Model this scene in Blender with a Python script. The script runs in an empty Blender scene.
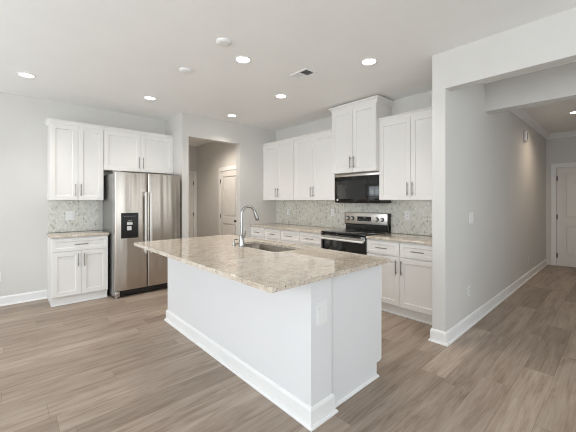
import bpy, bmesh, math, random
from mathutils import Vector, Matrix
random.seed(7)
R = math.radians
S = bpy.context.scene
C = S.collection

# ------------------------------------------------------------------ camera
YAW = R(47.6); FPX = 308.0; EYE = 1.365
cd = bpy.data.cameras.new('camera'); cam = bpy.data.objects.new('camera', cd); C.objects.link(cam)
cd.sensor_fit = 'HORIZONTAL'; cd.sensor_width = 36.0; cd.lens = FPX * 36.0 / 576.0
cd.shift_y = -(216.0 - 200.7) / 576.0
cd.clip_start = 0.02
cam.location = (0, 0, EYE)
# forward is YAW left of +X
cam.rotation_euler = (R(90), 0, YAW - R(90))
S.camera = cam

# ------------------------------------------------------------------ world, daylight and added fill lamps, exposure
S.view_settings.view_transform = 'Standard'; S.view_settings.look = 'None'
S.view_settings.gamma = 1.0; S.view_settings.use_curve_mapping = False
S.view_settings.exposure = 0.02
S.cycles.filter_width = 1.0
S.cycles.max_bounces = 16; S.cycles.diffuse_bounces = 10
w = bpy.data.worlds.new('sky'); S.world = w; w.use_nodes = True
bg = w.node_tree.nodes['Background']
bg.inputs['Color'].default_value = (0.82, 0.92, 1.0, 1); bg.inputs['Strength'].default_value = 3.0

# openings fitted with daylight and fill lamps: (wall, centre along wall, width, z0, z1)
WX = -2.5; SY = -3.4
OPEN_W = [(-1.5, 2.2, 0.25, 2.35), (1.3, 2.2, 0.25, 2.35), (3.9, 1.7, 0.25, 2.35)]
OPEN_F = [(4.1, 1.5, 0.7, 2.3)]  # unseen foyer window, added to brighten the hall
OPEN_S = [(-1.1, 2.0, 0.06, 2.35), (1.45, 2.2, 0.06, 2.35)]
def area(name, loc, rot, sx, sy, power, col=(1, 1, 1), portal=False):
    l = bpy.data.lights.new(name, 'AREA'); l.shape = 'RECTANGLE'; l.size = sx; l.size_y = sy
    l.energy = power; l.color = col
    if portal: l.cycles.is_portal = True
    o = bpy.data.objects.new(name, l); C.objects.link(o); o.location = loc; o.rotation_euler = rot
    return o
SKY_W, UPFILL_W = 26.0, 22.5      # skylight comes in downwards, added lamps aim upwards to brighten the ceiling
SKY_S, UPFILL_S = 4.0, 9.5
P_F = 9.0; UP = 64.0; DOWN = -28.0
for c, wd, z0, z1 in OPEN_W:
    for p_, tilt, col_ in ((SKY_W, DOWN, (0.91, 0.96, 1.0)), (UPFILL_W, UP, (0.95, 0.97, 1.0))):
        area('window_daylight', (WX - 0.20, c, (z0 + z1) / 2), (0, R(-90 - tilt), 0), (z1 - z0), wd, p_ * wd * (z1 - z0) / 4, col_)
for c, wd, z0, z1 in OPEN_S:
    for p_, tilt, col_ in ((SKY_S, DOWN, (0.91, 0.96, 1.0)), (UPFILL_S, UP, (0.95, 0.97, 1.0))):
        area('window_daylight', (c, SY - 0.20, (z0 + z1) / 2), (R(90 + tilt), 0, 0), wd, (z1 - z0), p_ * wd * (z1 - z0) / 4, col_)
for c, wd, z0, z1 in OPEN_F:
    area('window_daylight', (c, -1.75 - 0.16, (z0 + z1) / 2), (R(90 + 20), 0, 0), wd, z1 - z0, P_F, (1.0, 0.97, 0.92))  # added fill lamp behind the made-up foyer window

# ------------------------------------------------------------------ materials
def srgb(r, g, b):
    f = lambda c: (c / 255 / 12.92) if c / 255 <= 0.04045 else ((c / 255 + 0.055) / 1.055) ** 2.4
    return (f(r), f(g), f(b), 1)
class NT:
    def __init__(s, name):
        s.m = bpy.data.materials.new(name); s.m.use_nodes = True
        s.n = s.m.node_tree.nodes; s.l = s.m.node_tree.links
        s.b = s.n['Principled BSDF']
    def node(s, t, **k):
        n = s.n.new(t)
        for a, v in k.items(): setattr(n, a, v)
        return n
    def put(s, sock, v):
        if hasattr(v, 'is_output') or isinstance(v, bpy.types.NodeSocket): s.l.new(v, sock)
        else: sock.default_value = v
    def math(s, op, a, b=0.0, c=0.0):
        n = s.node('ShaderNodeMath', operation=op)
        s.put(n.inputs[0], a); s.put(n.inputs[1], b); s.put(n.inputs[2], c)
        return n.outputs[0]
    def noise(s, vec, scale, detail=4, rough=0.5, dist=0.0):
        n = s.node('ShaderNodeTexNoise'); s.put(n.inputs['Vector'], vec)
        n.inputs['Scale'].default_value = scale; n.inputs['Detail'].default_value = detail
        n.inputs['Roughness'].default_value = rough; n.inputs['Distortion'].default_value = dist
        return n.outputs['Fac']
    def ramp(s, fac, stops):
        n = s.node('ShaderNodeValToRGB'); s.put(n.inputs[0], fac); e = n.color_ramp.elements
        e[0].position, e[0].color = stops[0]; e[1].position, e[1].color = stops[-1]
        for p, c in stops[1:-1]:
            q = e.new(p); q.color = c
        return n.outputs[0]
    def mix(s, fac, a, b, mode='MIX'):
        n = s.node('ShaderNodeMix', data_type='RGBA', blend_type=mode)
        s.put(n.inputs[0], fac); s.put(n.inputs[6], a); s.put(n.inputs[7], b)
        return n.outputs[2]
    def map(s, scale=(1, 1, 1), rot=(0, 0, 0), coord='Object'):
        t = s.node('ShaderNodeTexCoord'); m = s.node('ShaderNodeMapping')
        s.l.new(t.outputs[coord], m.inputs[0]); m.inputs['Scale'].default_value = scale; m.inputs['Rotation'].default_value = rot
        return m.outputs[0]
    def pos(s):
        return s.node('ShaderNodeNewGeometry').outputs['Position']
    def bump(s, h, strength, dist=0.01):
        n = s.node('ShaderNodeBump'); n.inputs['Strength'].default_value = strength; n.inputs['Distance'].default_value = dist
        s.put(n.inputs['Height'], h); s.l.new(n.outputs[0], s.b.inputs['Normal'])
    def set(s, col=None, rough=None, metal=None, spec=None, emit=None, es=0):
        if col is not None: s.put(s.b.inputs['Base Color'], col)
        if rough is not None: s.put(s.b.inputs['Roughness'], rough)
        if metal is not None: s.b.inputs['Metallic'].default_value = metal
        if spec is not None: s.b.inputs['Specular IOR Level'].default_value = spec
        if emit is not None: s.b.inputs['Emission Color'].default_value = emit; s.b.inputs['Emission Strength'].default_value = es
        return s.m
def paint(name, rgb, rough=0.55, bump=0.03, var=0.012):
    t = NT(name); p = t.map()
    n = t.noise(p, 3.0, 3)
    c = srgb(*rgb); lo = tuple(x * (1 - var) for x in c[:3]) + (1,); hi = tuple(min(1, x * (1 + var)) for x in c[:3]) + (1,)
    t.bump(t.noise(p, 350, 2), bump, 0.002)
    return t.set(t.ramp(n, [(0.3, lo), (0.7, hi)]), rough, 0, 0.35)
M = {}
M['wall'] = paint('wall_paint', (209, 207, 203))
M['ceiling'] = paint('ceiling_paint', (238, 238, 236), 0.8)
M['trim'] = paint('white_trim_paint', (231, 231, 230), 0.35, 0.0)
M['cab'] = paint('white_cabinet_lacquer', (230, 228, 225), 0.32, 0.0, 0.006)
M['islandpaint'] = paint('white_island_paint', (222, 222, 223), 0.4, 0.0, 0.006)
M['door'] = paint('door_paint', (222, 219, 215), 0.4, 0.0)
M['plastic'] = paint('white_plastic', (229, 229, 228), 0.3, 0.0)

def make_floor():
    t = NT('plank_floor'); sep = t.node('ShaderNodeSeparateXYZ'); t.l.new(t.pos(), sep.inputs[0])
    x, y = sep.outputs[0], sep.outputs[1]
    PW, PL = 0.187, 1.24
    yr = t.math('DIVIDE', y, PW); row = t.math('FLOOR', yr)
    wn = t.node('ShaderNodeTexWhiteNoise', noise_dimensions='1D'); t.put(wn.inputs['W'], row)
    xs = t.math('ADD', t.math('DIVIDE', x, PL), t.math('MULTIPLY', wn.outputs['Value'], 7.31))
    col = t.math('FLOOR', xs)
    cv = t.node('ShaderNodeCombineXYZ'); t.put(cv.inputs[0], col); t.put(cv.inputs[1], row)
    w2 = t.node('ShaderNodeTexWhiteNoise', noise_dimensions='2D'); t.l.new(cv.outputs[0], w2.inputs['Vector'])
    rid = w2.outputs['Value']
    # stretched grain, different in each plank
    g = t.node('ShaderNodeCombineXYZ')
    t.put(g.inputs[0], t.math('MULTIPLY', x, 1.9)); t.put(g.inputs[1], t.math('MULTIPLY', y, 15.0)); t.put(g.inputs[2], t.math('MULTIPLY', rid, 37.0))
    n1 = t.noise(g.outputs[0], 1.0, 7, 0.64, 0.7)
    g2 = t.node('ShaderNodeCombineXYZ')
    t.put(g2.inputs[0], t.math('MULTIPLY', x, 3.0)); t.put(g2.inputs[1], t.math('MULTIPLY', y, 70.0)); t.put(g2.inputs[2], t.math('MULTIPLY', rid, 11.0))
    n2 = t.noise(g2.outputs[0], 1.0, 3, 0.6)
    gr = t.ramp(n1, [(0.24, srgb(104, 87, 73)), (0.36, srgb(146, 128, 112)), (0.50, srgb(180, 163, 148)), (0.64, srgb(194, 180, 166)), (0.8, srgb(206, 194, 182))])
    gr = t.mix(0.35, gr, t.ramp(n2, [(0.3, srgb(142, 126, 112)), (0.7, srgb(202, 188, 175))]))
    tint = t.ramp(rid, [(0.0, srgb(204, 201, 198)), (0.35, srgb(220, 217, 215)), (0.7, srgb(230, 228, 226)), (1.0, srgb(240, 238, 237))])
    c = t.mix(1.0, gr, tint, 'MULTIPLY')
    # joints
    fy = t.math('FRACT', yr); fx = t.math('FRACT', xs)
    ey = t.math('MULTIPLY', t.math('MINIMUM', fy, t.math('SUBTRACT', 1.0, fy)), PW)
    ex = t.math('MULTIPLY', t.math('MINIMUM', fx, t.math('SUBTRACT', 1.0, fx)), PL)
    e = t.math('MINIMUM', ex, ey); gap = t.math('LESS_THAN', e, 0.0013)
    c = t.mix(t.math('MULTIPLY', gap, 0.55), c, srgb(92, 80, 70))
    t.bump(t.math('SUBTRACT', n2, t.math('MULTIPLY', gap, 1.0)), 0.06, 0.003)
    return t.set(c, t.math('ADD', 0.36, t.math('MULTIPLY', n1, 0.15)), 0, 0.4)
M['floor'] = make_floor()

def make_granite():
    t = NT('granite'); p = t.pos()
    v = t.node('ShaderNodeTexVoronoi', feature='F1'); t.put(v.inputs['Vector'], p); v.inputs['Scale'].default_value = 85; v.inputs['Randomness'].default_value = 1
    a = t.noise(p, 16, 6, 0.62, 0.8); b = t.noise(p, 48, 5, 0.6, 0.4); d = t.noise(p, 5, 4, 0.55, 1.5)
    base = t.ramp(a, [(0.3, srgb(196, 184, 170)), (0.47, srgb(218, 208, 195)), (0.6, srgb(229, 222, 212)), (0.75, srgb(236, 231, 224))])
    cell = t.ramp(v.outputs['Color'], [(0.0, srgb(204, 199, 192)), (0.5, srgb(236, 230, 222)), (1.0, srgb(248, 245, 240))])
    c = t.mix(0.45, base, cell, 'MULTIPLY')
    c = t.mix(t.ramp(b, [(0.60, (0, 0, 0, 1)), (0.66, (1, 1, 1, 1))]), c, srgb(160, 148, 138))
    c = t.mix(t.ramp(t.noise(p, 95, 3, 0.5), [(0.62, (0, 0, 0, 1)), (0.67, (1, 1, 1, 1))]), c, srgb(100, 84, 74))
    c = t.mix(t.ramp(d, [(0.55, (0, 0, 0, 1)), (0.72, (0.5, 0.5, 0.5, 1))]), c, srgb(200, 199, 196))
    c = t.mix(1.0, c, srgb(244, 242, 239), 'MULTIPLY')
    return t.set(c, 0.025, 0, 0.85)
M['granite'] = make_granite()

def make_mosaic():
    t = NT('marble_mosaic'); sep = t.node('ShaderNodeSeparateXYZ'); t.l.new(t.pos(), sep.inputs[0])
    h = t.math('ADD', sep.outputs[0], sep.outputs[1]); z = sep.outputs[2]
    # diagonal grid of small lozenges
    u = t.math('DIVIDE', t.math('ADD', h, t.math('MULTIPLY', z, 0.62)), 0.031); v = t.math('DIVIDE', t.math('SUBTRACT', h, t.math('MULTIPLY', z, 0.62)), 0.031)
    cv = t.node('ShaderNodeCombineXYZ'); t.put(cv.inputs[0], t.math('FLOOR', u)); t.put(cv.inputs[1], t.math('FLOOR', v))
    wn = t.node('ShaderNodeTexWhiteNoise', noise_dimensions='2D'); t.l.new(cv.outputs[0], wn.inputs['Vector'])
    r = wn.outputs['Value']
    c = t.ramp(r, [(0.0, srgb(166, 167, 159)), (0.07, srgb(186, 186, 177)), (0.16, srgb(202, 201, 191)), (0.6, srgb(212, 210, 200)), (1.0, srgb(222, 220, 211))])
    vein = t.noise(t.pos(), 26, 5, 0.6, 1.2)
    c = t.mix(t.ramp(vein, [(0.5, (0, 0, 0, 1)), (0.75, (0.55, 0.55, 0.55, 1))]), c, srgb(196, 197, 192))
    fu = t.math('FRACT', u); fv = t.math('FRACT', v)
    e = t.math('MINIMUM', t.math('MINIMUM', fu, t.math('SUBTRACT', 1.0, fu)), t.math('MINIMUM', fv, t.math('SUBTRACT', 1.0, fv)))
    g = t.math('LESS_THAN', e, 0.05)
    c = t.mix(t.math('MULTIPLY', g, 0.6), c, srgb(200, 198, 189))
    t.bump(t.math('SUBTRACT', 1.0, g), 0.25, 0.002)
    return t.set(c, 0.22, 0, 0.5)
M['mosaic'] = make_mosaic()

def make_steel(name, rgb, rough, wav=0.0, vert=True):
    t = NT(name); p = t.map((90, 90, 1.2) if vert else (1.2, 1.2, 90))
    n = t.noise(p, 3, 3)
    c = srgb(*rgb); lo = tuple(x * 0.93 for x in c[:3]) + (1,)
    if wav:
        q = t.map((1, 1, 0.06)); h = t.noise(q, 8.0, 1, 0.4, 0.3)
        t.bump(h, wav, 0.08)
    return t.set(t.ramp(n, [(0.3, lo), (0.7, c)]), rough, 1.0)
M['steel'] = make_steel('brushed_stainless', (192, 183, 173), 0.26, 0.17)
M['steelside'] = make_steel('grey_appliance_side', (176, 176, 174), 0.45)
M['rangesteel'] = make_steel('range_stainless', (200, 196, 190), 0.28, 0, False)
M['chrome'] = make_steel('brushed_nickel_faucet', (164, 163, 160), 0.2)
M['sinksteel'] = make_steel('sink_stainless', (150, 143, 134), 0.25)
M['pull'] = make_steel('pewter_pull', (150, 147, 143), 0.38)
M['hinge'] = make_steel('dark_bronze', (84, 80, 76), 0.4)
def simple(name, rgb, rough, spec=0.5, var=0.05, metal=0):
    t = NT(name); c = srgb(*rgb); n = t.noise(t.map(), 40, 2)
    return t.set(t.ramp(n, [(0.3, tuple(x * (1 - var) for x in c[:3]) + (1,)), (0.7, c)]), rough, metal, spec)
M['blackglass'] = simple('black_glass', (9, 9, 10), 0.04, 0.6)
M['mwglass'] = simple('microwave_glass', (20, 20, 20), 0.08, 0.5)
M['blackplastic'] = simple('black_plastic', (20, 20, 21), 0.35)
M['blackenamel'] = simple('black_enamel', (16, 16, 17), 0.22)
M['display'] = simple('display_panel', (8, 8, 10), 0.08)
M['icon'] = simple('panel_marking', (150, 152, 150), 0.5)
M['paddle'] = simple('dispenser_light_plastic', (214, 214, 212), 0.3)
M['greymark'] = simple('burner_marking', (70, 70, 70), 0.15)
M['handle_steel'] = simple('satin_silver_handle', (226, 225, 222), 0.35, 0.5, 0.03, 0.35)
M['slot'] = simple('outlet_slot', (96, 94, 90), 0.5)
M['ventdark'] = simple('duct_dark', (70, 70, 70), 0.8)
M['toe'] = paint('toe_kick_white', (232, 232, 231), 0.45, 0.0)
def lampmat(name, col, s):
    t = NT(name); return t.set((1, 1, 1, 1), 0.5, 0, 0.3, col, s)
M['lens'] = lampmat('lit_lamp_lens', (1.0, 0.98, 0.94, 1), 9.0)
M['lenswarm'] = lampmat('lit_hall_lens', (1.0, 0.92, 0.8, 1), 9.0)
def windowglass():
    t = NT('pane'); n = t.n; l = t.l
    tr = n.new('ShaderNodeBsdfTransparent'); gl = n.new('ShaderNodeBsdfGlossy'); gl.inputs['Roughness'].default_value = 0.02
    mx = n.new('ShaderNodeMixShader'); mx.inputs[0].default_value = 0.04
    l.new(tr.outputs[0], mx.inputs[1]); l.new(gl.outputs[0], mx.inputs[2]); l.new(mx.outputs[0], n['Material Output'].inputs[0])
    return t.m
M['pane'] = windowglass()

# ------------------------------------------------------------------ mesh helpers
class MB:
    def __init__(s): s.bm = bmesh.new()
    def box(s, x0, x1, y0, y1, z0, z1, bev=0.0, seg=2):
        if x0 > x1: x0, x1 = x1, x0
        if y0 > y1: y0, y1 = y1, y0
        if z0 > z1: z0, z1 = z1, z0
        m = Matrix.Translation(((x0 + x1) / 2, (y0 + y1) / 2, (z0 + z1) / 2)) @ Matrix.Diagonal((x1 - x0, y1 - y0, z1 - z0, 1))
        r = bmesh.ops.create_cube(s.bm, size=1, matrix=m)
        if bev:
            ed = set(e for v in r['verts'] for e in v.link_edges)
            bmesh.ops.bevel(s.bm, geom=list(ed), offset=bev, segments=seg, profile=0.5, affect='EDGES')
        return s
    def cyl(s, p0, p1, r, r2=None, n=24, bev=0):
        p0 = Vector(p0); p1 = Vector(p1); d = p1 - p0
        q = Vector((0, 0, 1)).rotation_difference(d.normalized()).to_matrix().to_4x4()
        bmesh.ops.create_cone(s.bm, cap_ends=True, segments=n, radius1=r, radius2=r if r2 is None else r2, depth=d.length,
                              matrix=Matrix.Translation((p0 + p1) / 2) @ q)
        return s
    def sphere(s, c, r, sc=(1, 1, 1), n=16):
        bmesh.ops.create_uvsphere(s.bm, u_segments=n, v_segments=n // 2 + 2, radius=r, matrix=Matrix.Translation(c) @ Matrix.Diagonal((*sc, 1)))
        return s
    def tube(s, pts, r, n=12, radii=None):
        pts = [Vector(p) for p in pts]; rings = []
        t0 = (pts[1] - pts[0]).normalized(); up = Vector((0, 0, 1)) if abs(t0.z) < 0.9 else Vector((0, 1, 0))
        nx = t0.cross(up).normalized()
        for i, p in enumerate(pts):
            t = (pts[min(i + 1, len(pts) - 1)] - pts[max(i - 1, 0)]).normalized()
            nx = (nx - t * nx.dot(t)).normalized(); ny = t.cross(nx)
            rr = radii[i] if radii else r
            rings.append([s.bm.verts.new(p + (nx * math.cos(a) + ny * math.sin(a)) * rr) for a in [2 * math.pi * k / n for k in range(n)]])
        for a, b in zip(rings, rings[1:]):
            for k in range(n): s.bm.faces.new((a[k], a[(k + 1) % n], b[(k + 1) % n], b[k]))
        s.bm.faces.new(rings[0][::-1]); s.bm.faces.new(rings[-1])
        return s
    def lathe(s, prof, c=(0, 0, 0), n=32):
        c = Vector(c); rings = []
        for r, z in prof:
            if r < 1e-6: rings.append([s.bm.verts.new(c + Vector((0, 0, z)))])
            else: rings.append([s.bm.verts.new(c + Vector((r * math.cos(2 * math.pi * k / n), r * math.sin(2 * math.pi * k / n), z))) for k in range(n)])
        for a, b in zip(rings, rings[1:]):
            for k in range(n):
                f = [a[k % len(a)], a[(k + 1) % len(a)], b[(k + 1) % len(b)], b[k % len(b)]]
                f = list(dict.fromkeys(f))
                if len(f) > 2: s.bm.faces.new(f)
        return s
    def sweep(s, prof, path, closed=False):
        """prof: (out, z) points; path: list of (point xy, outward-miter xy) ; builds mitred moulding"""
        rings = []
        for (px, py), (mx, my) in path:
            rings.append([s.bm.verts.new((px + mx * o, py + my * o, z)) for o, z in prof])
        n = len(prof)
        for a, b in zip(rings, rings[1:]):
            for k in range(n): s.bm.faces.new((a[k], a[(k + 1) % n], b[(k + 1) % n], b[k]))
        if len(prof) > 2:
            s.bm.faces.new(rings[0][::-1]); s.bm.faces.new(rings[-1])
        return s
    def panel_front(s, x0, x1, z0, z1, yf, yb, frame, rec=0.009, slope=0.006, bev=0.002):
        """shaker front: solid from yb (back) to yf (front), centre recessed by rec"""
        bm = s.bm
        def ring(ax0, ax1, az0, az1, y): return [bm.verts.new(p) for p in ((ax0, y, az0), (ax1, y, az0), (ax1, y, az1), (ax0, y, az1))]
        b = ring(x0, x1, z0, z1, yb); s0 = ring(x0, x1, z0, z1, yf + bev); o = ring(x0 + bev, x1 - bev, z0 + bev, z1 - bev, yf)
        i = ring(x0 + frame, x1 - frame, z0 + frame, z1 - frame, yf)
        j = ring(x0 + frame + slope, x1 - frame - slope, z0 + frame + slope, z1 - frame - slope, yf + rec)
        for A, B in ((b, s0), (s0, o), (o, i), (i, j)):
            for k in range(4): bm.faces.new((A[k], A[(k + 1) % 4], B[(k + 1) % 4], B[k]))
        bm.faces.new(j); bm.faces.new(b[::-1])
        return s
    def build(s, name, mat, parent=None, loc=(0, 0, 0), smooth=False):
        bmesh.ops.recalc_face_normals(s.bm, faces=s.bm.faces)
        me = bpy.data.meshes.new(name); s.bm.to_mesh(me); s.bm.free()
        if smooth:
            for p in me.polygons: p.use_smooth = True
            me.set_sharp_from_angle(angle=R(40))
        me.materials.append(M[mat] if isinstance(mat, str) else mat)
        o = bpy.data.objects.new(name, me); C.objects.link(o); o.location = loc
        if parent: o.parent = parent
        return o
def tag(o, label, cat, group=None, kind=None):
    if label: o['label'] = label
    if cat: o['category'] = cat
    if group: o['group'] = group
    if kind: o['kind'] = kind
    return o
def thing(name, label, cat, loc=(0, 0, 0), rz=0, group=None):
    o = bpy.data.objects.new(name, None); C.objects.link(o); o.empty_display_size = 0.1
    o.location = loc; o.rotation_euler = (0, 0, rz)
    return tag(o, label, cat, group)
def struct(name, mb, mat, label=None):
    o = mb.build(name, mat); o['kind'] = 'structure'
    return o
def kids(o): return [c for c in C.objects if c.parent == o]
def dup(o, parent=None, loc=None, label=None, rz=None):
    c = o.copy(); C.objects.link(c)
    if parent: c.parent = parent
    if loc is not None: c.location = loc
    if rz is not None: c.rotation_euler = (0, 0, rz)
    if label: c['label'] = label
    for k in kids(o): dup(k, c)
    return c

# ------------------------------------------------------------------ dimensions of the place
CEIL = 2.78
YB = 5.47          # wall behind the refrigerator
XE = 4.03          # wall behind the range
YP = 4.775         # wall with the doorway
XP = 2.07          # its end, beside the refrigerator
XC = 3.07          # end of the wall between kitchen and hall
YH, YK = 1.150, 1.272   # its hall face and its kitchen face
XD = 8.55          # wall with the front door
YF = -1.75         # far side of the hall
XR = 3.65; YR = 7.53   # passage beyond the doorway
DW = (2.178, 3.165, 2.41)  # doorway x0, x1, head

# ------------------------------------------------------------------ structure
struct('floor', MB().box(WX - .15, XD + .15, SY - .15, YR + .15, -0.08, 0), 'floor')
struct('ceiling', MB().box(WX - .15, XD + .15, SY - .15, YR + .15, CEIL, CEIL + 0.1), 'ceiling')
struct('wall_north', MB().box(WX - .12, XP, YB, YB + .12, 0, CEIL), 'wall')
m = MB().box(XP, DW[0], YP, YP + .12, 0, CEIL).box(XP, XP + .12, YP + .12, YR, 0, CEIL)
m.box(DW[0], DW[1], YP, YP + .12, DW[2], CEIL).box(DW[1], XE + .12, YP, YP + .12, 0, CEIL)
struct('wall_doorway', m, 'wall')
struct('wall_east', MB().box(XE, XE + .12, YK, YP, 0, CEIL), 'wall')
struct('wall_hall', MB().box(XC, XD, YH, YK, 0, CEIL), 'wall')
struct('wall_header', MB().box(XC, XC + .12, -.6, YH, 2.43, CEIL), 'wall')
struct('wall_beam', MB().box(4.28, 4.45, YF, YH, 2.445, CEIL), 'wall')
struct('wall_entry', MB().box(XD, XD + .12, YF, YH, 0, CEIL), 'wall')
struct('wall_living', MB().box(XC, XC + .12, SY, -.6, 0, CEIL), 'wall')
struct('wall_passage', MB().box(XR, XR + .12, YP + .12, YR, 0, CEIL), 'wall')
struct('wall_back', MB().box(XP, XR + .12, YR, YR + .12, 0, CEIL), 'wall')
def wall_with_openings(name, axis, at, lo, hi, opens):
    mb = MB(); cur = lo
    def seg(a, b, z0, z1):
        if b - a < 1e-4 or z1 - z0 < 1e-4: return
        if axis == 'x': mb.box(at - .12, at, a, b, z0, z1)
        else: mb.box(a, b, at - .12, at, z0, z1)
    for c, wd, z0, z1 in sorted(opens):
        seg(cur, c - wd / 2, 0, CEIL); seg(c - wd / 2, c + wd / 2, 0, z0); seg(c - wd / 2, c + wd / 2, z1, CEIL); cur = c + wd / 2
    seg(cur, hi, 0, CEIL)
    return struct(name, mb, 'wall')
wall_with_openings('wall_west', 'x', WX, SY, YB + .12, OPEN_W)
wall_with_openings('wall_south', 'y', SY, WX, XC + .12, OPEN_S)
wall_with_openings('wall_foyer', 'y', YF, XC + .12, XD, OPEN_F)
wn = 0
for axis, at, ops in (('x', WX, OPEN_W), ('y', SY, OPEN_S), ('y', YF, OPEN_F)):
    for c, wd, z0, z1 in ops:
        wn += 1; a, b = c - wd / 2 + .002, c + wd / 2 - .002; fr = MB(); z0 += .002; z1 -= .002
        def bar(p, q, r, s_):
            if axis == 'x': fr.box(at - .10, at - .04, p, q, r, s_)
            else: fr.box(p, q, at - .10, at - .04, r, s_)
        bar(a, a + .07, z0, z1); bar(b - .07, b, z0, z1); bar(a + .07, b - .07, z0, z0 + .07); bar(a + .07, b - .07, z1 - .07, z1)
        k = 3 if wd > 2 else 2
        for i in range(1, k):
            x = a + (b - a) * i / k; bar(x - .045, x + .045, z0 + .07, z1 - .07)
        struct('window_%d' % wn, fr, 'trim')  # the foyer window among these is an added one

# baseboards: profile (out, z)
def base_prof(h=0.12, t=0.015, shoe=True):
    if shoe: return [(0, 0), (.030, 0), (.029, .008), (.024, .016), (t, .019), (t, h - .02), (t * .7, h - .008), (t * .3, h), (0, h)]
    return [(0, 0), (t, 0), (t, h - .02), (t * .7, h - .008), (t * .3, h), (0, h)]
def straight(name, p, q, out, prof, mat='trim'):
    return struct(name, MB().sweep(prof, [(p, out), (q, out)]), mat)
straight('baseboard_north', (WX, YB), (0.418, YB), (0, -1), base_prof())
struct('baseboard_column', MB().sweep(base_prof(), [((XC + .35, YK), (0, 1)), ((XC, YK), (-1, 1)), ((XC, YH), (-1, -1)), ((XD, YH), (0, -1))]), 'trim')
straight('baseboard_west', (WX, SY), (WX, YB - .03), (1, 0), base_prof())
struct('baseboard_stub', MB().sweep(base_prof(), [((XP, 5.2), (-1, 0)), ((XP, YP), (-1, -1)), ((DW[0] - .001, YP), (0, -1))]), 'trim')
straight('baseboard_doorway', (DW[1], YP), (3.38, YP), (0, -1), base_prof())
straight('baseboard_passage', (XR, YP + .12), (XR, 5.33), (-1, 0), base_prof())
straight('baseboard_rear', (XR, 6.46), (XR, YR), (-1, 0), base_prof())
straight('baseboard_foyer', (4, YF), (XD, YF), (0, 1), base_prof())
# hall crown moulding
cp = [(0, CEIL), (0, CEIL - .10), (.012, CEIL - .10), (.018, CEIL - .085), (.03, CEIL - .07), (.06, CEIL - .035), (.075, CEIL - .02), (.085, CEIL - .012), (.085, CEIL)]
struct('trim_1', MB().sweep(cp, [((4.45, YH), (0, -1)), ((XD, YH), (-1, -1)), ((XD, YF), (-1, 0))]), 'trim')

# ------------------------------------------------------------------ interior doors
def casing(name, loc, rz, W, H, cw=0.085, t=0.026):
    mb = MB()
    for x0, x1, z0, z1 in ((-W / 2 - cw, -W / 2, 0, H), (W / 2, W / 2 + cw, 0, H), (-W / 2 - cw, W / 2 + cw, H, H + cw)):
        mb.box(x0, x1, -t, 0, z0, z1, .004)
    o = struct(name, mb, 'trim'); o.location = loc; o.rotation_euler = (0, 0, rz)
def door(name, loc, rz, W, H, knob_side=1, knob_mat='hinge'):
    mb = MB(); x0, x1, z0, z1 = -W / 2, W / 2, 0.012, H
    yb, yf = 0.0, -0.022; st = .115; mid0, mid1 = .86, 1.0
    bm = mb.bm
    # stiles and rails with two raised-and-recessed panels
    mb.box(x0, x0 + st, yf, yb, z0, z1).box(x1 - st, x1, yf, yb, z0, z1)
    mb.box(x0 + st, x1 - st, yf, yb, z0, .24).box(x0 + st, x1 - st, yf, yb, mid0, mid1).box(x0 + st, x1 - st, yf, yb, z1 - .12, z1)
    for a, b in ((.24, mid0), (mid1, z1 - .12)):
        mb.box(x0 + st, x1 - st, -.004, yb, a, b)
        mb.box(x0 + st + .035, x1 - st - .035, -.015, -.003, a + .035, b - .035, .007)
    o = mb.build(name, 'door', loc=loc); o.rotation_euler = (0, 0, rz); o['kind'] = 'structure'
    for z in (.22, H / 2, H - .22):
        MB().box(-knob_side * (W / 2 - .004) - .011, -knob_side * (W / 2 - .004) + .011, -.029, -.0225, z - .05, z + .05, .002).build('hinge', 'hinge', o)
    kx = knob_side * (W / 2 - .065)
    k = MB().cyl((kx, -.022, .93), (kx, -.03, .93), .03).cyl((kx, -.03, .93), (kx, -.06, .93), .012).sphere((kx, -.076, .93), .028, (1, .75, 1))
    k.build('door_knob', knob_mat, o, smooth=True)
    return o
fy1 = 0.97; fW = .91
door('door_1', (XD - .0005, fy1 - fW / 2, 0), R(-90), fW, 2.05)
casing('trim_2', (XD, fy1 - fW / 2, 0), R(-90), fW + .012, 2.06)
hW = .76; hc = 6.27 - hW / 2
door('door_2', (XR - .0005, hc, 0), R(-90), hW, 2.03)
casing('trim_3', (XR, hc, 0), R(-90), hW + .012, 2.04)
bW = .76; bc = XR - .012 - .085 - bW / 2
door('door_3', (bc, YR - .0005, 0), 0, bW, 2.03, knob_side=-1)
casing('trim_4', (bc, YR, 0), 0, bW + .012, 2.04)

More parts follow.
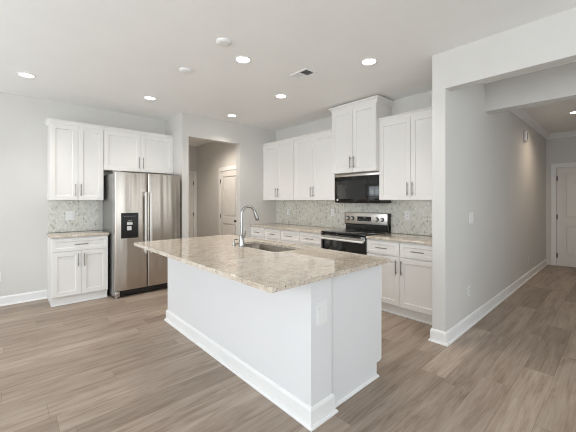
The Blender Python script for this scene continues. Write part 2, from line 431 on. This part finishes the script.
# ------------------------------------------------------------------ cabinets
# local frame: x across, front face of the carcass at y = 0, doors to y = -0.02, back at y = D
def pull(mb_len, horizontal, x, z, parent):
    L = mb_len / 2; y0, y1 = -.0195, -.048; mb = MB(); r = .0058
    if horizontal:
        mb.tube([(x - L, y1, z), (x + L, y1, z)], r, 10)
        for s in (-1, 1): mb.tube([(x + s * (L - .025), y0, z), (x + s * (L - .025), y1, z)], .0048, 8)
    else:
        mb.tube([(x, y1, z - L), (x, y1, z + L)], r, 10)
        for s in (-1, 1): mb.tube([(x, y0, z + s * (L - .025)), (x, y1, z + s * (L - .025))], .0048, 8)
    return mb.build('handle', 'pull', parent, smooth=True)
def cab_door(root, x0, x1, z0, z1, hx, hz, L=.14):
    d = MB().panel_front(x0, x1, z0, z1, -.02, -.0005, .058).build('door', 'cab', root)
    pull(L, False, hx, hz, d)
def crown(root, W, D, zt, h, left, right, proj=.045):
    pr = [(0, zt - h), (.006, zt - h), (.010, zt - h * .8), (proj * .45, zt - h * .5), (proj * .8, zt - h * .28), (proj, zt - h * .2), (proj, zt), (0, zt)]
    x0, x1 = -W / 2, W / 2; f = -.0
    path = []
    if left: path += [((x0, D), (-1, 0)), ((x0, f), (-1, -1))]
    else: path += [((x0, f), (0, -1))]
    if right: path += [((x1, f), (1, -1)), ((x1, D), (1, 0))]
    else: path += [((x1, f), (0, -1))]
    MB().sweep(pr, path).build('crown_moulding', 'cab', root)
def upper(name, label, loc, rz, W, D, z0, z1, group, ch=.055, left=False, right=False, proj=.036, gapt=.03, hl=.17):
    t = thing(name, label, 'cabinet', (loc[0], loc[1], z0), rz, group); H = z1 - z0
    MB().box(-W / 2, W / 2, 0, D, 0, H - .004, .001, 1).build('body', 'cab', t)
    g = .0018; dh = H - ch - .004
    for s in (-1, 1):
        x0, x1 = (-W / 2 + .003, -g) if s < 0 else (g, W / 2 - .003)
        cab_door(t, x0, x1, .003, dh, s * .032, .055 + hl / 2, hl)
    crown(t, W, D, H, ch, left, right, proj)
    return t
def base(name, label, loc, rz, W, D, group, drawers=2, doors=2, toe=True):
    t = thing(name, label, 'cabinet', (loc[0], loc[1], 0), rz, group); T = .108; H = .882
    MB().box(-W / 2, W / 2, 0, D, T, H, .001, 1).box(-W / 2, W / 2, .035, D, 0, T).build('body', 'cab', t)
    # plinth with its quarter-round shoe
    MB().sweep([(0, .001), (.016, .001), (.014, .011), (.008, .017), (0, .019)], [((-W / 2, .035), (0, -1)), ((W / 2, .035), (0, -1))]).build('shoe_moulding', 'trim', t)
    g = .0018; zd = .70
    for i in range(drawers):
        x0 = -W / 2 + .004 + i * W / drawers; x1 = -W / 2 + (i + 1) * W / drawers - .004
        d = MB().panel_front(x0, x1, zd + .006, H - .014, -.02, -.0005, .040, .007).build('drawer', 'cab', t)
        pull(.15, True, (x0 + x1) / 2, (zd + H) / 2 - .004, d)
    for i in range(doors):
        s = -1 if i == 0 else 1
        x0, x1 = (-W / 2 + .004, -g) if s < 0 else (g, W / 2 - .004)
        cab_door(t, x0, x1, T + .012, zd - .004, s * .034, zd - .12, .17)
    return t

E90 = R(-90)     # faces -X
YU = 5.15        # front of the wall cabinets on the refrigerator wall
G = 'white shaker wall cabinets'
# refrigerator wall: a tall pair of doors, then the short one above the refrigerator
upper('wall_cabinet', 'white two-door shaker wall cabinet above the short counter left of the refrigerator', (.7325, YU), 0, .625, YB - YU - .001, 1.372, 2.455, G, left=True)
upper('wall_cabinet', 'short white two-door cabinet directly over the stainless refrigerator', (1.5565, YU), 0, 1.021, YB - YU - .001, 1.815, 2.455, G)
XU = 3.72
YS = 3.914; Wa = YP - .001 - YS; Wl = YS - .0005 - 2.995
upper('wall_cabinet', 'white wall cabinet in the far kitchen corner, first on the range wall', (XU, YS + Wa / 2), E90, Wa, XE - XU - .001, 1.372, 2.47, G)
upper('wall_cabinet', 'white wall cabinet between the corner cabinet and the taller one above the microwave', (XU, 2.995 + Wl / 2), E90, Wl, XE - XU - .001, 1.372, 2.47, G)
Wm = .757; YM = 2.615
XT = 3.648
upper('wall_cabinet', 'tallest white cabinet, crowned up to the ceiling above the black microwave', (XT, YM), E90, Wm, XE - XT - .001, 1.768, 2.757, G, ch=.075, left=True, right=True, proj=.045)
upper('wall_cabinet', 'white wall cabinet right of the microwave, next to the wall end', (XU, 2.236 - .436), E90, .872, XE - XU - .001, 1.372, 2.47, G)

GB = 'white shaker base cabinets along the walls'
base('base_cabinet', 'small white base cabinet with one drawer left of the refrigerator', (.7375, 4.935), 0, .636, YB - 4.935 - .001, GB, 1, 2)
XB = 3.42
base('base_cabinet', 'white base cabinet with two drawers in the far corner of the range wall', (XB, YS + Wa / 2), E90, Wa, XE - XB - .001, GB)
base('base_cabinet', 'white base cabinet with two drawers immediately left of the range', (XB, 2.995 + Wl / 2), E90, Wl, XE - XB - .001, GB)
base('base_cabinet', 'white base cabinet with two drawers right of the range', (XB, 2.236 - .447), E90, .894, XE - XB - .001, GB)

# counters
GC = 'granite counters along the walls'
def slab(label, x0, x1, y0, y1):
    o = MB().box(x0 - 0, x1, y0, y1, 0, .030, .004, 3).build('granite_countertop', 'granite', loc=(0, 0, .8835), smooth=True)
    tag(o, label, 'countertop', GC)
slab('short granite countertop on the small base cabinet left of the refrigerator', .405, 1.068, 4.90, YB - .001)
slab('long granite countertop left of the range running to the far corner', XB - .035, XE - .001, 2.997, YP - .001)
slab('granite countertop section right of the range by the wall end', XB - .035, XE - .001, YK + .001, 2.234)
# tiled backsplashes
ZB = .9145
tag(MB().box(.43, 1.042, YB - .010, YB - .0005, ZB, 1.371).build('tile_backsplash', 'mosaic'), 'marble mosaic backsplash under the cabinet left of the refrigerator', 'backsplash', 'marble mosaic backsplashes')
mb = MB().box(XE - .010, XE - .0005, YK + .001, YP - .001, ZB, 1.371).box(XE - .010, XE - .0005, 2.238, 2.992, 1.371, 1.60)
tag(mb.build('tile_backsplash', 'mosaic'), 'long marble mosaic backsplash behind the range and its counters', 'backsplash', 'marble mosaic backsplashes')

# ------------------------------------------------------------------ refrigerator
FX0, FX1 = 1.100, 2.030; FYc = 4.825; FYd = 4.745
fr = thing('refrigerator', 'stainless side-by-side refrigerator with water dispenser in its left door', 'refrigerator', ((FX0 + FX1) / 2, (FYc + YB) / 2, 0))
def L(x, y, z): return (x - (FX0 + FX1) / 2, y - (FYc + YB) / 2, z)
def fbox(mb, x0, x1, y0, y1, z0, z1, b=0):
    a = L(x0, y0, z0); c = L(x1, y1, z1); return mb.box(a[0], c[0], a[1], c[1], a[2], c[2], b)
fbox(MB(), FX0 - .008, FX1 - .004, FYc, YB - .03, .03, 1.745, .006).build('cabinet_case', 'steelside', fr)
XS = 1.530
def fdoor(name, x0, x1):
    mb = fbox(MB(), x0, x1, FYd, FYc - .006, .105, 1.765)
    ed = [e for e in mb.bm.edges if abs(e.verts[0].co.z - e.verts[1].co.z) > .5]
    front = [e for e in ed if e.verts[0].co.y < L(0, FYd + .01, 0)[1]]
    bmesh.ops.bevel(mb.bm, geom=front, offset=.018, segments=5, profile=.5, affect='EDGES')
    return mb.build(name, 'steel', fr, smooth=True)
dl = fdoor('freezer_door', FX0, XS - .004); dr = fdoor('fresh_food_door', XS + .004, FX1)
for d, hx in ((dl, XS - .036), (dr, XS + .036)):
    mb = MB(); yh = FYd - .052
    a = L(hx, yh, .62); pts = []
    z0, z1 = .60, 1.495
    mb2 = fbox(MB(), hx - .0165, hx + .0165, yh - .009, yh + .012, z0, z1, .006)
    for z in (z0 + .035, z1 - .035): fbox(mb2, hx - .010, hx + .010, yh + .010, FYd + .002, z - .02, z + .02, .003)
    mb2.build('handle', 'handle_steel', d, smooth=True)
# dispenser in the freezer door
x0, x1, z0, z1 = 1.178, 1.405, .835, 1.192; yf = FYd - .006
mb = MB()
for b in ((x0, x0 + .016, z0, z1), (x1 - .016, x1, z0, z1), (x0 + .016, x1 - .016, z0, z0 + .018), (x0 + .016, x1 - .016, 1.04, z1)):
    fbox(mb, b[0], b[1], yf, FYd + .001, b[2], b[3], .002)
fbox(mb, x0 + .01, x1 - .01, FYd - .0015, FYd + .0005, z0 + .01, 1.05)
mb.build('dispenser_frame', 'blackenamel', dl)
mb = MB()
for i in range(4):
    fbox(MB(), 1.215 + i * .042, 1.233 + i * .042, yf - .0006, yf, 1.142, 1.148).build('dispenser_marking', 'icon', dl)
fbox(MB(), 1.265, 1.315, yf - .0006, yf, 1.075, 1.085).build('dispenser_marking', 'icon', dl)
mb = fbox(MB(), 1.252, 1.325, FYd - .013, FYd - .001, 1.022, 1.062, .004)
mb.build('water_spout', 'paddle', dl)
fbox(MB(), 1.253, 1.312, FYd - .010, FYd - .001, .945, 1.005, .004).build('dispenser_paddle', 'paddle', dl)
# base grille, feet, hinge covers
g = fbox(MB(), FX0 + .07, FX1 - .07, FYc - .045, FYc + .01, .028, .092, .004)
for i in range(9): fbox(g, FX0 + .12 + i * .078, FX0 + .17 + i * .078, FYc - .048, FYc - .044, .045, .075)
g.build('base_grille', 'blackplastic', fr)
for x in (FX0 + .035, FX1 - .035):
    f_ = fbox(MB(), x - .033, x + .033, FYc - .065, FYc + .03, .022, .095, .006); a = L(x, FYc - .03, 0)
    f_.cyl((a[0], a[1], .0005), (a[0], a[1], .024), .02).build('foot', 'rangesteel', fr, smooth=True)
for x in (FX0 + .05, FX1 - .05):
    fbox(MB(), x - .045, x + .045, FYd + .02, FYc + .09, 1.7655, 1.787, .006).build('hinge_cover', 'steelside', fr)

# ------------------------------------------------------------------ range (local: x across, front -y, rotated to face -X)
XG = 3.395
rg = thing('range', 'stainless electric range with black glass cooktop between the base cabinets', 'stove', (XG, YM, 0), E90)
W2 = .376; D = XE - .012 - XG
MB().box(-W2, W2, .03, D, .06, .905, .003).box(-W2 + .02, W2 - .02, .06, D - .05, .012, .06).build('oven_body', 'blackenamel', rg)
ct = MB().box(-W2 - .0, W2, -.012, D - .072, .905, .927, .006, 3).build('cooktop', 'blackglass', rg, smooth=True)
for x, y, r in ((-.19, .15, .105), (.19, .15, .085), (-.19, .41, .08), (.19, .41, .105)):
    MB().lathe([(r, .9273), (r, .9278), (r - .006, .9278), (r - .006, .9273)], (x, y, 0), 40).build('burner_ring', 'greymark', ct)
# back guard: black riser under a leaning stainless panel
bgd = MB(); yb0 = D - .068
bgd.box(-W2, W2, yb0 + .018, D - .001, .906, 1.015, .003)
bgd.box(-W2, -W2 + .010, yb0 - .004, D - .001, 1.0, 1.182).box(W2 - .010, W2, yb0 - .004, D - .001, .93, 1.182)
bgd.build('back_riser', 'blackenamel', rg)
pnl = MB().box(-W2 + .0105, W2 - .0105, yb0 - .008, D - .002, 1.012, 1.185, .006, 3).build('control_panel', 'rangesteel', rg, smooth=True)
yp = yb0 - .008
MB().box(-.135, .105, yp - .003, yp + .001, 1.06, 1.128, .001).build('display', 'display', pnl)
for i in range(5): MB().box(-.11 + i * .045, -.085 + i * .045, yp - .0036, yp - .003, 1.074, 1.078).build('panel_marking', 'icon', pnl)
MB().box(-.03, .02, yp - .0036, yp - .003, 1.105, 1.113).build('clock_digits', 'icon', pnl)
for x in (-.31, -.225, .20, .285):
    kr = MB().cyl((x, yp + .001, 1.095), (x, yp - .007, 1.095), .031).build('knob_skirt', 'blackplastic', pnl, smooth=True)
    MB().cyl((x, yp - .0072, 1.095), (x, yp - .03, 1.095), .021, .019).box(x - .004, x + .004, yp - .036, yp - .028, 1.078, 1.112, .002).build('knob', 'handle_steel', pnl, smooth=True)
od = MB().box(-W2 + .002, W2 - .002, -.012, .029, .242, .898, .006, 3).build('oven_door', 'blackglass', rg, smooth=True)
MB().box(-W2 + .004, W2 - .004, -.016, -.0125, .842, .872, .002).build('door_top_trim', 'rangesteel', od)
h = MB().box(-W2 + .012, W2 - .012, -.070, -.040, .818, .846, .010, 3)
for x in (-1, 1): h.box(x * (W2 - .032) - .014, x * (W2 - .032) + .014, -.045, -.012, .820, .844, .004)
h.build('handle', 'handle_steel', od, smooth=True)
MB().box(-.27, .27, -.0132, -.0118, .36, .72, .0005).build('oven_window', 'blackglass', od)
dw = MB().box(-W2 + .002, W2 - .002, -.010, .029, .075, .236, .006, 3).build('storage_drawer', 'rangesteel', rg, smooth=True)
for x in (-.3, .3):
    for y in (.1, .5): MB().cyl((x, y, .0005), (x, y, .014), .018).build('foot', 'blackplastic', rg)

# ------------------------------------------------------------------ microwave
XMW = 3.726
mw = thing('microwave', 'black over-the-range microwave with stainless top strip, hung above the range', 'microwave', (XMW, YM, 1.332), E90)
D = XE - .0115 - XMW; W2 = .3785
MB().box(-W2, W2, .012, D, 0, .435, .002).build('case', 'blackplastic', mw)
d = MB().box(-W2, W2, -.024, .0115, .006, .382, .004, 2).build('door', 'mwglass', mw, smooth=True)
MB().box(-W2 + .05, W2 - .22, -.0256, -.0236, .06, .33, .0008).build('window', 'blackglass', d)
MB().box(W2 - .165, W2 - .16, -.0256, -.0236, .01, .378).build('seam', 'blackplastic', d)
MB().cyl((-W2 + .055, -.0235, .045), (-W2 + .055, -.032, .045), .016).build('badge', 'paddle', d)
mk = MB()
mk.box(W2 - .125, W2 - .08, -.0248, -.0238, .150, .158).box(W2 - .115, W2 - .09, -.0248, -.0238, .128, .133)
mk.build('control_marking', 'icon', d)
MB().box(-W2, W2, -.020, .0115, .386, .432, .003, 2).build('vent_strip', 'rangesteel', mw, smooth=True)
b = MB().box(-W2 + .02, W2 - .02, .03, D - .02, -.004, .002).build('underside_filter', 'blackplastic', mw)

# ------------------------------------------------------------------ kitchen island
IX0, IXm, IX1 = 1.358, 1.552, 2.196; IY0, IY1 = 1.280, 3.528
il = thing('kitchen_island', 'white kitchen island with panelled sides standing on the plank floor', 'island', ((IX0 + IX1) / 2, (IY0 + IY1) / 2, 0))
ox, oy = (IX0 + IX1) / 2, (IY0 + IY1) / 2
def ib(mb, x0, x1, y0, y1, z0, z1, b=0): return mb.box(x0 - ox, x1 - ox, y0 - oy, y1 - oy, z0, z1, b)
ib(MB(), IX0, IXm, IY0, IY1, 0, .882).build('half_wall', 'islandpaint', il)
EY0, EY1 = IY0 + .022, IY1 - .022
cb = MB()
ib(cb, IXm + .032, IX1 - .02, EY0, EY0 + .02, .108, .882); ib(cb, IXm + .0005, IXm + .027, EY0, EY0 + .02, 0, .882); ib(cb, IXm + .005, IX1 - .02, EY1 - .02, EY1, .108, .882)
ib(cb, IXm + .032, IX1 - .075, EY0, EY0 + .02, 0, .108); ib(cb, IXm + .005, IX1 - .075, EY1 - .02, EY1, 0, .108)
ib(cb, IX1 - .0755, IX1 - .06, EY0 + .02, EY1 - .02, 0, .108); ib(cb, IXm + .005, IX1 - .02, EY0 + .02, EY1 - .02, .108, .126)
ib(cb, IX1 - .04, IX1 - .02, EY0 + .02, EY1 - .02, .126, .60); ib(cb, IX1 - .04, IX1 - .02, EY0 + .02, EY1 - .02, .84, .882)
cb.build('cabinet_body', 'islandpaint', il)
ib(MB(), IX1 - .0195, IX1, EY0, EY1, .60, .880).build('false_drawer_front', 'cab', il)
nd = 5; dw_ = (EY1 - EY0) / nd
for i in range(nd):
    d = MB().panel_front(-dw_ / 2 + .002, dw_ / 2 - .002, .115, .595, -.02, -.0005, .058).build('door', 'cab', il, loc=(IX1 - .02 - ox, EY0 + dw_ * (i + .5) - oy, 0))
    d.rotation_euler = (0, 0, R(90))
    pull(.14, False, (-.5 if i % 2 else .5) * (dw_ - .09), .50, d)
# baseboard round the half wall, quarter-round along the cabinet end
def lp(p): return (p[0] - ox, p[1] - oy)
MB().sweep(base_prof(.12), [(lp((IXm, IY1)), (1, 1)), (lp((IX0, IY1)), (-1, 1)), (lp((IX0, IY0)), (-1, -1)), (lp((IXm, IY0)), (1, -1)), (lp((IXm, EY0)), (1, 0))]).build('baseboard', 'trim', il)
MB().sweep([(0, .0005), (.016, .0005), (.014, .011), (.008, .017), (0, .019)], [(lp((IXm + .031, EY0)), (0, -1)), (lp((IX1 - .075, EY0)), (1, -1)), (lp((IX1 - .075, EY0 + .02)), (1, 0))]).build('shoe_moulding', 'trim', il)

# island top with an undermount sink
TX0, TX1, TY0, TY1 = 1.012, 2.212, 1.238, 3.585
SX0, SX1, SY0, SY1, SR = 1.735, 2.090, 2.055, 2.82, .085
def rrect(x0, x1, y0, y1, r, n=8):
    p = []
    for cx, cy, a in ((x1 - r, y1 - r, 0), (x0 + r, y1 - r, 90), (x0 + r, y0 + r, 180), (x1 - r, y0 + r, 270)):
        for k in range(n + 1): p.append((cx + r * math.cos(R(a + 90 * k / n)), cy + r * math.sin(R(a + 90 * k / n))))
    return p
bm = bmesh.new()
def loop(pts, z):
    vs = [bm.verts.new((x, y, z)) for x, y in pts]; return vs, [bm.edges.new((vs[i], vs[(i + 1) % len(vs)])) for i in range(len(vs))]
def ringfaces(a, b):
    for i in range(len(a)): bm.faces.new((a[i], a[(i + 1) % len(a)], b[(i + 1) % len(b)], b[i]))
outer = rrect(TX0, TX1, TY0, TY1, .006, 3); inner = rrect(SX0, SX1, SY0, SY1, SR)
ins = rrect(TX0 + .0015, TX1 - .0015, TY0 + .0015, TY1 - .0015, .0045, 3); iin = rrect(SX0 - .003, SX1 + .003, SY0 - .003, SY1 + .003, SR)
zt, zb = .9135, .8835
vo, eo = loop(ins, zt); vi, ei = loop(iin, zt)
bmesh.ops.triangle_fill(bm, use_beauty=True, edges=eo + ei)
v1, _ = loop(outer, zt - .0015); v2, _ = loop(outer, zb); ringfaces(vo, v1); ringfaces(v1, v2)
w1, _ = loop(inner, zt - .003); w2_, ew2 = loop(inner, zb); ringfaces(vi, w1); ringfaces(w1, w2_)
eb = [e for e in bm.edges if all(v in set(v2) | set(w2_) for v in e.verts)]
bmesh.ops.triangle_fill(bm, use_beauty=True, edges=eb)
tmb = MB(); tmb.bm.free(); tmb.bm = bm
tag(tmb.build('granite_countertop', 'granite', smooth=False), 'large granite island top with sink cutout and seating overhang', 'countertop')
# sink
bm = bmesh.new(); r0 = rrect(SX0 - .03, SX1 + .03, SY0 - .03, SY1 + .03, SR + .02); prev = None; first = None
lev = [(r0, .8825), (rrect(SX0 - .004, SX1 + .004, SY0 - .004, SY1 + .004, SR), .8825), (rrect(SX0, SX1, SY0, SY1, SR), .876),
       (rrect(SX0 + .004, SX1 - .004, SY0 + .004, SY1 - .004, SR), .72), (rrect(SX0 + .012, SX1 - .012, SY0 + .012, SY1 - .012, SR - .01), .69), (rrect(SX0 + .04, SX1 - .04, SY0 + .04, SY1 - .04, SR - .02), .677)]
for pts, z in lev:
    v, e = loop(pts, z)
    if prev: ringfaces(prev, v)
    prev = v
bm.faces.new(prev)
smb = MB(); smb.bm.free(); smb.bm = bm
sk = thing('undermount_sink', 'stainless undermount sink basin set into the granite island top', 'sink', ((SX0 + SX1) / 2, (SY0 + SY1) / 2, .677))
smb.build('basin', 'sinksteel', sk, loc=(-(SX0 + SX1) / 2, -(SY0 + SY1) / 2, -.677), smooth=True)
MB().lathe([(.0, .004), (.02, .004), (.026, .006), (.045, .006), (.05, .002), (.05, -.02), (0, -.02)]).build('drain', 'chrome', sk, smooth=True)
# faucet
FXX, FYY = 1.697, 2.53; FZ = .9137
fc = thing('faucet', 'tall brushed nickel pull-down faucet with arched spout beside the island sink', 'faucet', (FXX, FYY, FZ))
MB().lathe([(0, 0), (.030, 0), (.030, .006), (.027, .010), (.0255, .02), (.0255, .105), (.0225, .112), (.014, .116), (0, .116)]).build('base', 'chrome', fc, smooth=True)
pts = [(0, 0, .11), (0, 0, .20), (0, 0, .30)]
ra = .067
for k in range(1, 15):
    a = math.pi - math.pi * 0.93 * k / 14
    pts.append((ra + ra * math.cos(a), -.25 * (ra + ra * math.cos(a)),   .327 + ra * math.sin(a)))
MB().tube(pts, .0125, 16).build('spout', 'chrome', fc, smooth=True)
e = Vector(pts[-1]); dr_ = (Vector(pts[-1]) - Vector(pts[-2])).normalized()
hd = [e - dr_ * .004, e + dr_ * .02, e + dr_ * .06, e + dr_ * .085, e + dr_ * .092]
MB().tube(hd, .016, 16, [.0135, .0165, .0195, .0205, .018]).build('spray_head', 'chrome', fc, smooth=True)
MB().tube([(0, -.022, .085), (0, -.040, .087)], .012, 12).tube([(0, -.040, .087), (.0, -.05, .10), (.0, -.062, .16)], .006, 10).build('lever', 'chrome', fc, smooth=True)
sd = thing('soap_dispenser', 'small brushed nickel soap pump behind the faucet on the island top', 'soap dispenser', (1.690, 2.655, FZ))
MB().lathe([(0, 0), (.018, 0), (.018, .004), (.010, .007), (.009, .03), (0, .03)]).build('collar', 'chrome', sd, smooth=True)
MB().tube([(0, 0, .028), (0, 0, .05), (.005, 0, .058), (.02, 0, .061), (.042, 0, .056), (.046, 0, .05)], .005, 10).build('spout', 'chrome', sd, smooth=True)

# ------------------------------------------------------------------ switches and outlets
def plate(name, label, loc, rz, W=.072, H=.118, kind='outlet', gangs=1):
    t = thing(name, label, 'outlet' if kind == 'outlet' else 'switch', loc, rz)
    MB().box(-W / 2, W / 2, -.007, 0, -H / 2, H / 2, .0025).build('cover_plate', 'plastic', t)
    for g_ in range(gangs):
        cx = (g_ - (gangs - 1) / 2) * .046
        if kind == 'outlet':
            for z in (.0215, -.0215):
                rcp = MB().box(cx - .0165, cx + .0165, -.009, -.0065, z - .014, z + .014, .003).build('receptacle', 'plastic', t)
                MB().box(cx - .0085, cx - .0055, -.0094, -.0088, z - .003, z + .008).box(cx + .0055, cx + .0085, -.0094, -.0088, z - .003, z + .008).box(cx - .0025, cx + .0025, -.0094, -.0088, z - .010, z - .005).build('slots', 'slot', rcp)
        else:
            MB().box(cx - .0165, cx + .0165, -.010, -.0065, -.033, .033, .002).build('rocker', 'plastic', t)
    return t
G0 = .0002
plate('outlet_plate', 'white two-gang plate on the mosaic backsplash left of the refrigerator', (.683, YB - .010 - G0, 1.150), 0, .108, .135, 'switch', 2)
xs = XE - .010 - G0
plate('outlet_plate', 'white outlet on the mosaic backsplash near the far kitchen corner', (xs, 4.388, 1.147), E90)
plate('outlet_plate', 'white outlet on the mosaic just left of the range panel', (xs, 3.289, 1.170), E90)
plate('outlet_plate', 'white outlet on the mosaic right of the range above the counter', (xs, 1.995, 1.168), E90)
plate('outlet_plate', 'white two-gang cover plate on the near end of the island', (1.452, IY0 - G0, .667), 0, .098, .140, 'switch', 2)
plate('switch_plate', 'white light switch on the hall wall at shoulder height', (3.785, YH - G0, 1.175), 0, .115, .122, 'switch', 2)
plate('outlet_plate', 'white low outlet on the hall wall below the light switch', (3.709, YH - G0, .388), 0)
plate('outlet_plate', 'white low outlet far down the hall wall toward the front door', (6.74, YH - G0, .342), 0)
plate('outlet_plate', 'white low outlet at the left edge, left of the small base cabinet', (-.087, YB - G0, .375), 0)
dc = thing('door_chime', 'white oblong door chime high on the hall wall', 'door chime', (6.46, YH - G0, 2.45))
MB().box(-.075, .075, -.045, 0, -.095, .095, .03, 4).build('cover', 'plastic', dc, smooth=True)
MB().box(-.045, -.01, -.047, -.0445, -.07, .06, .001).build('grille', 'slot', dc)

# ------------------------------------------------------------------ ceiling fittings
GL = 'recessed ceiling downlights'
def downlight(label, x, y, mat, power, col, r=.083, cone=118):
    t = thing('recessed_downlight', label, 'ceiling light', (x, y, CEIL - .0002), 0, GL)
    MB().lathe([(r, 0), (r, -.004), (r - .006, -.008), (r - .016, -.006), (r - .018, -.002), (r - .018, 0)], n=40).build('trim_ring', 'plastic', t, smooth=True)
    MB().lathe([(0, -.003), (r - .0185, -.003), (r - .0185, -.0005), (0, -.0005)], n=40).build('lens', mat, t)
    l = bpy.data.lights.new('lamp_light', 'SPOT'); l.energy = power; l.color = col; l.spot_size = R(cone); l.spot_blend = .9; l.shadow_soft_size = .06
    o = bpy.data.objects.new('lamp_light', l); C.objects.link(o); o.parent = t; o.location = (0, 0, -.03)
    return t
first = downlight('lit downlight near the left edge of the ceiling, left of the wall cabinets', .164, 4.545, 'lens', 34.0, (1, .92, .83))
for x, y, lab in ((1.457, 4.416, 'lit downlight in front of the refrigerator'),
                  (2.762, 4.405, 'lit downlight in front of the doorway to the passage'),
                  (2.737, 3.138, 'lit downlight above the aisle, nearest the ceiling vent'),
                  (1.748, 2.583, 'lit downlight above the island, beside the round cover plate'),
                  (2.719, 1.757, 'lit downlight nearest the hall opening header')):
    dup(first, loc=(x, y, CEIL - .0002), label=lab)
downlight('lit warm downlight in the hall ceiling toward the front door', 6.70, .535, 'lenswarm', 40.0, (1, .80, .62), cone=156)
downlight('lit warm downlight in the ceiling of the passage beyond the doorway', 2.95, 5.75, 'lenswarm', 85.0, (1, .90, .79), cone=150)  # unseen lamp added because the passage came out dark
GP = 'round white ceiling cover plates'
def cover(label, x, y):
    t = thing('ceiling_cover_plate', label, 'cover plate', (x, y, CEIL - .0002), 0, GP)
    MB().lathe([(0, -.020), (.05, -.020), (.062, -.014), (.066, -.006), (.066, 0)], n=36).build('disc', 'plastic', t, smooth=True)
    MB().lathe([(0, -.024), (.006, -.023), (.007, -.020)], (.028, 0, 0), 12).lathe([(0, -.024), (.006, -.023), (.007, -.020)], (-.028, 0, 0), 12).build('screw', 'plastic', t, smooth=True)
    return t
c0 = cover('round white cover plate above the near half of the island', 1.4226, 2.408)
dup(c0, loc=(1.429, 3.21, CEIL - .0002), label='round white cover plate above the far half of the island')
vt = thing('ceiling_vent', 'white rectangular ceiling air vent with dark slots in front of the tall cabinet', 'vent', (2.436, 2.415, CEIL - .0002))
mb = MB(); a, b = .062, .108
for q in ((-a - .022, -a, -b - .022, b + .022), (a, a + .022, -b - .022, b + .022), (-a, a, -b - .022, -b), (-a, a, b, b + .022)): mb.box(q[0], q[1], q[2], q[3], -.010, 0, .002)
mb.build('frame', 'plastic', vt)
MB().box(-a, a, -b, b, -.0012, -.0004).build('duct_opening', 'ventdark', vt)
mb = MB()
for side in (-1, 1):
    for i in range(7):
        y = side * (.008 + i * .0145); y2 = y + side * .009
        v = [mb.bm.verts.new(p) for p in ((-a, y, -.0015), (a, y, -.0015), (a, y2, -.010), (-a, y2, -.010), (-a, y + .0008, -.0015), (a, y + .0008, -.0015), (a, y2 + .0008, -.010), (-a, y2 + .0008, -.010))]
        for f in ((0, 1, 2, 3), (7, 6, 5, 4), (0, 4, 5, 1), (1, 5, 6, 2), (2, 6, 7, 3), (3, 7, 4, 0)): mb.bm.faces.new([v[k] for k in f])
mb.box(-a, a, -.003, .003, -.010, -.001)
mb.build('louvres', 'plastic', vt)
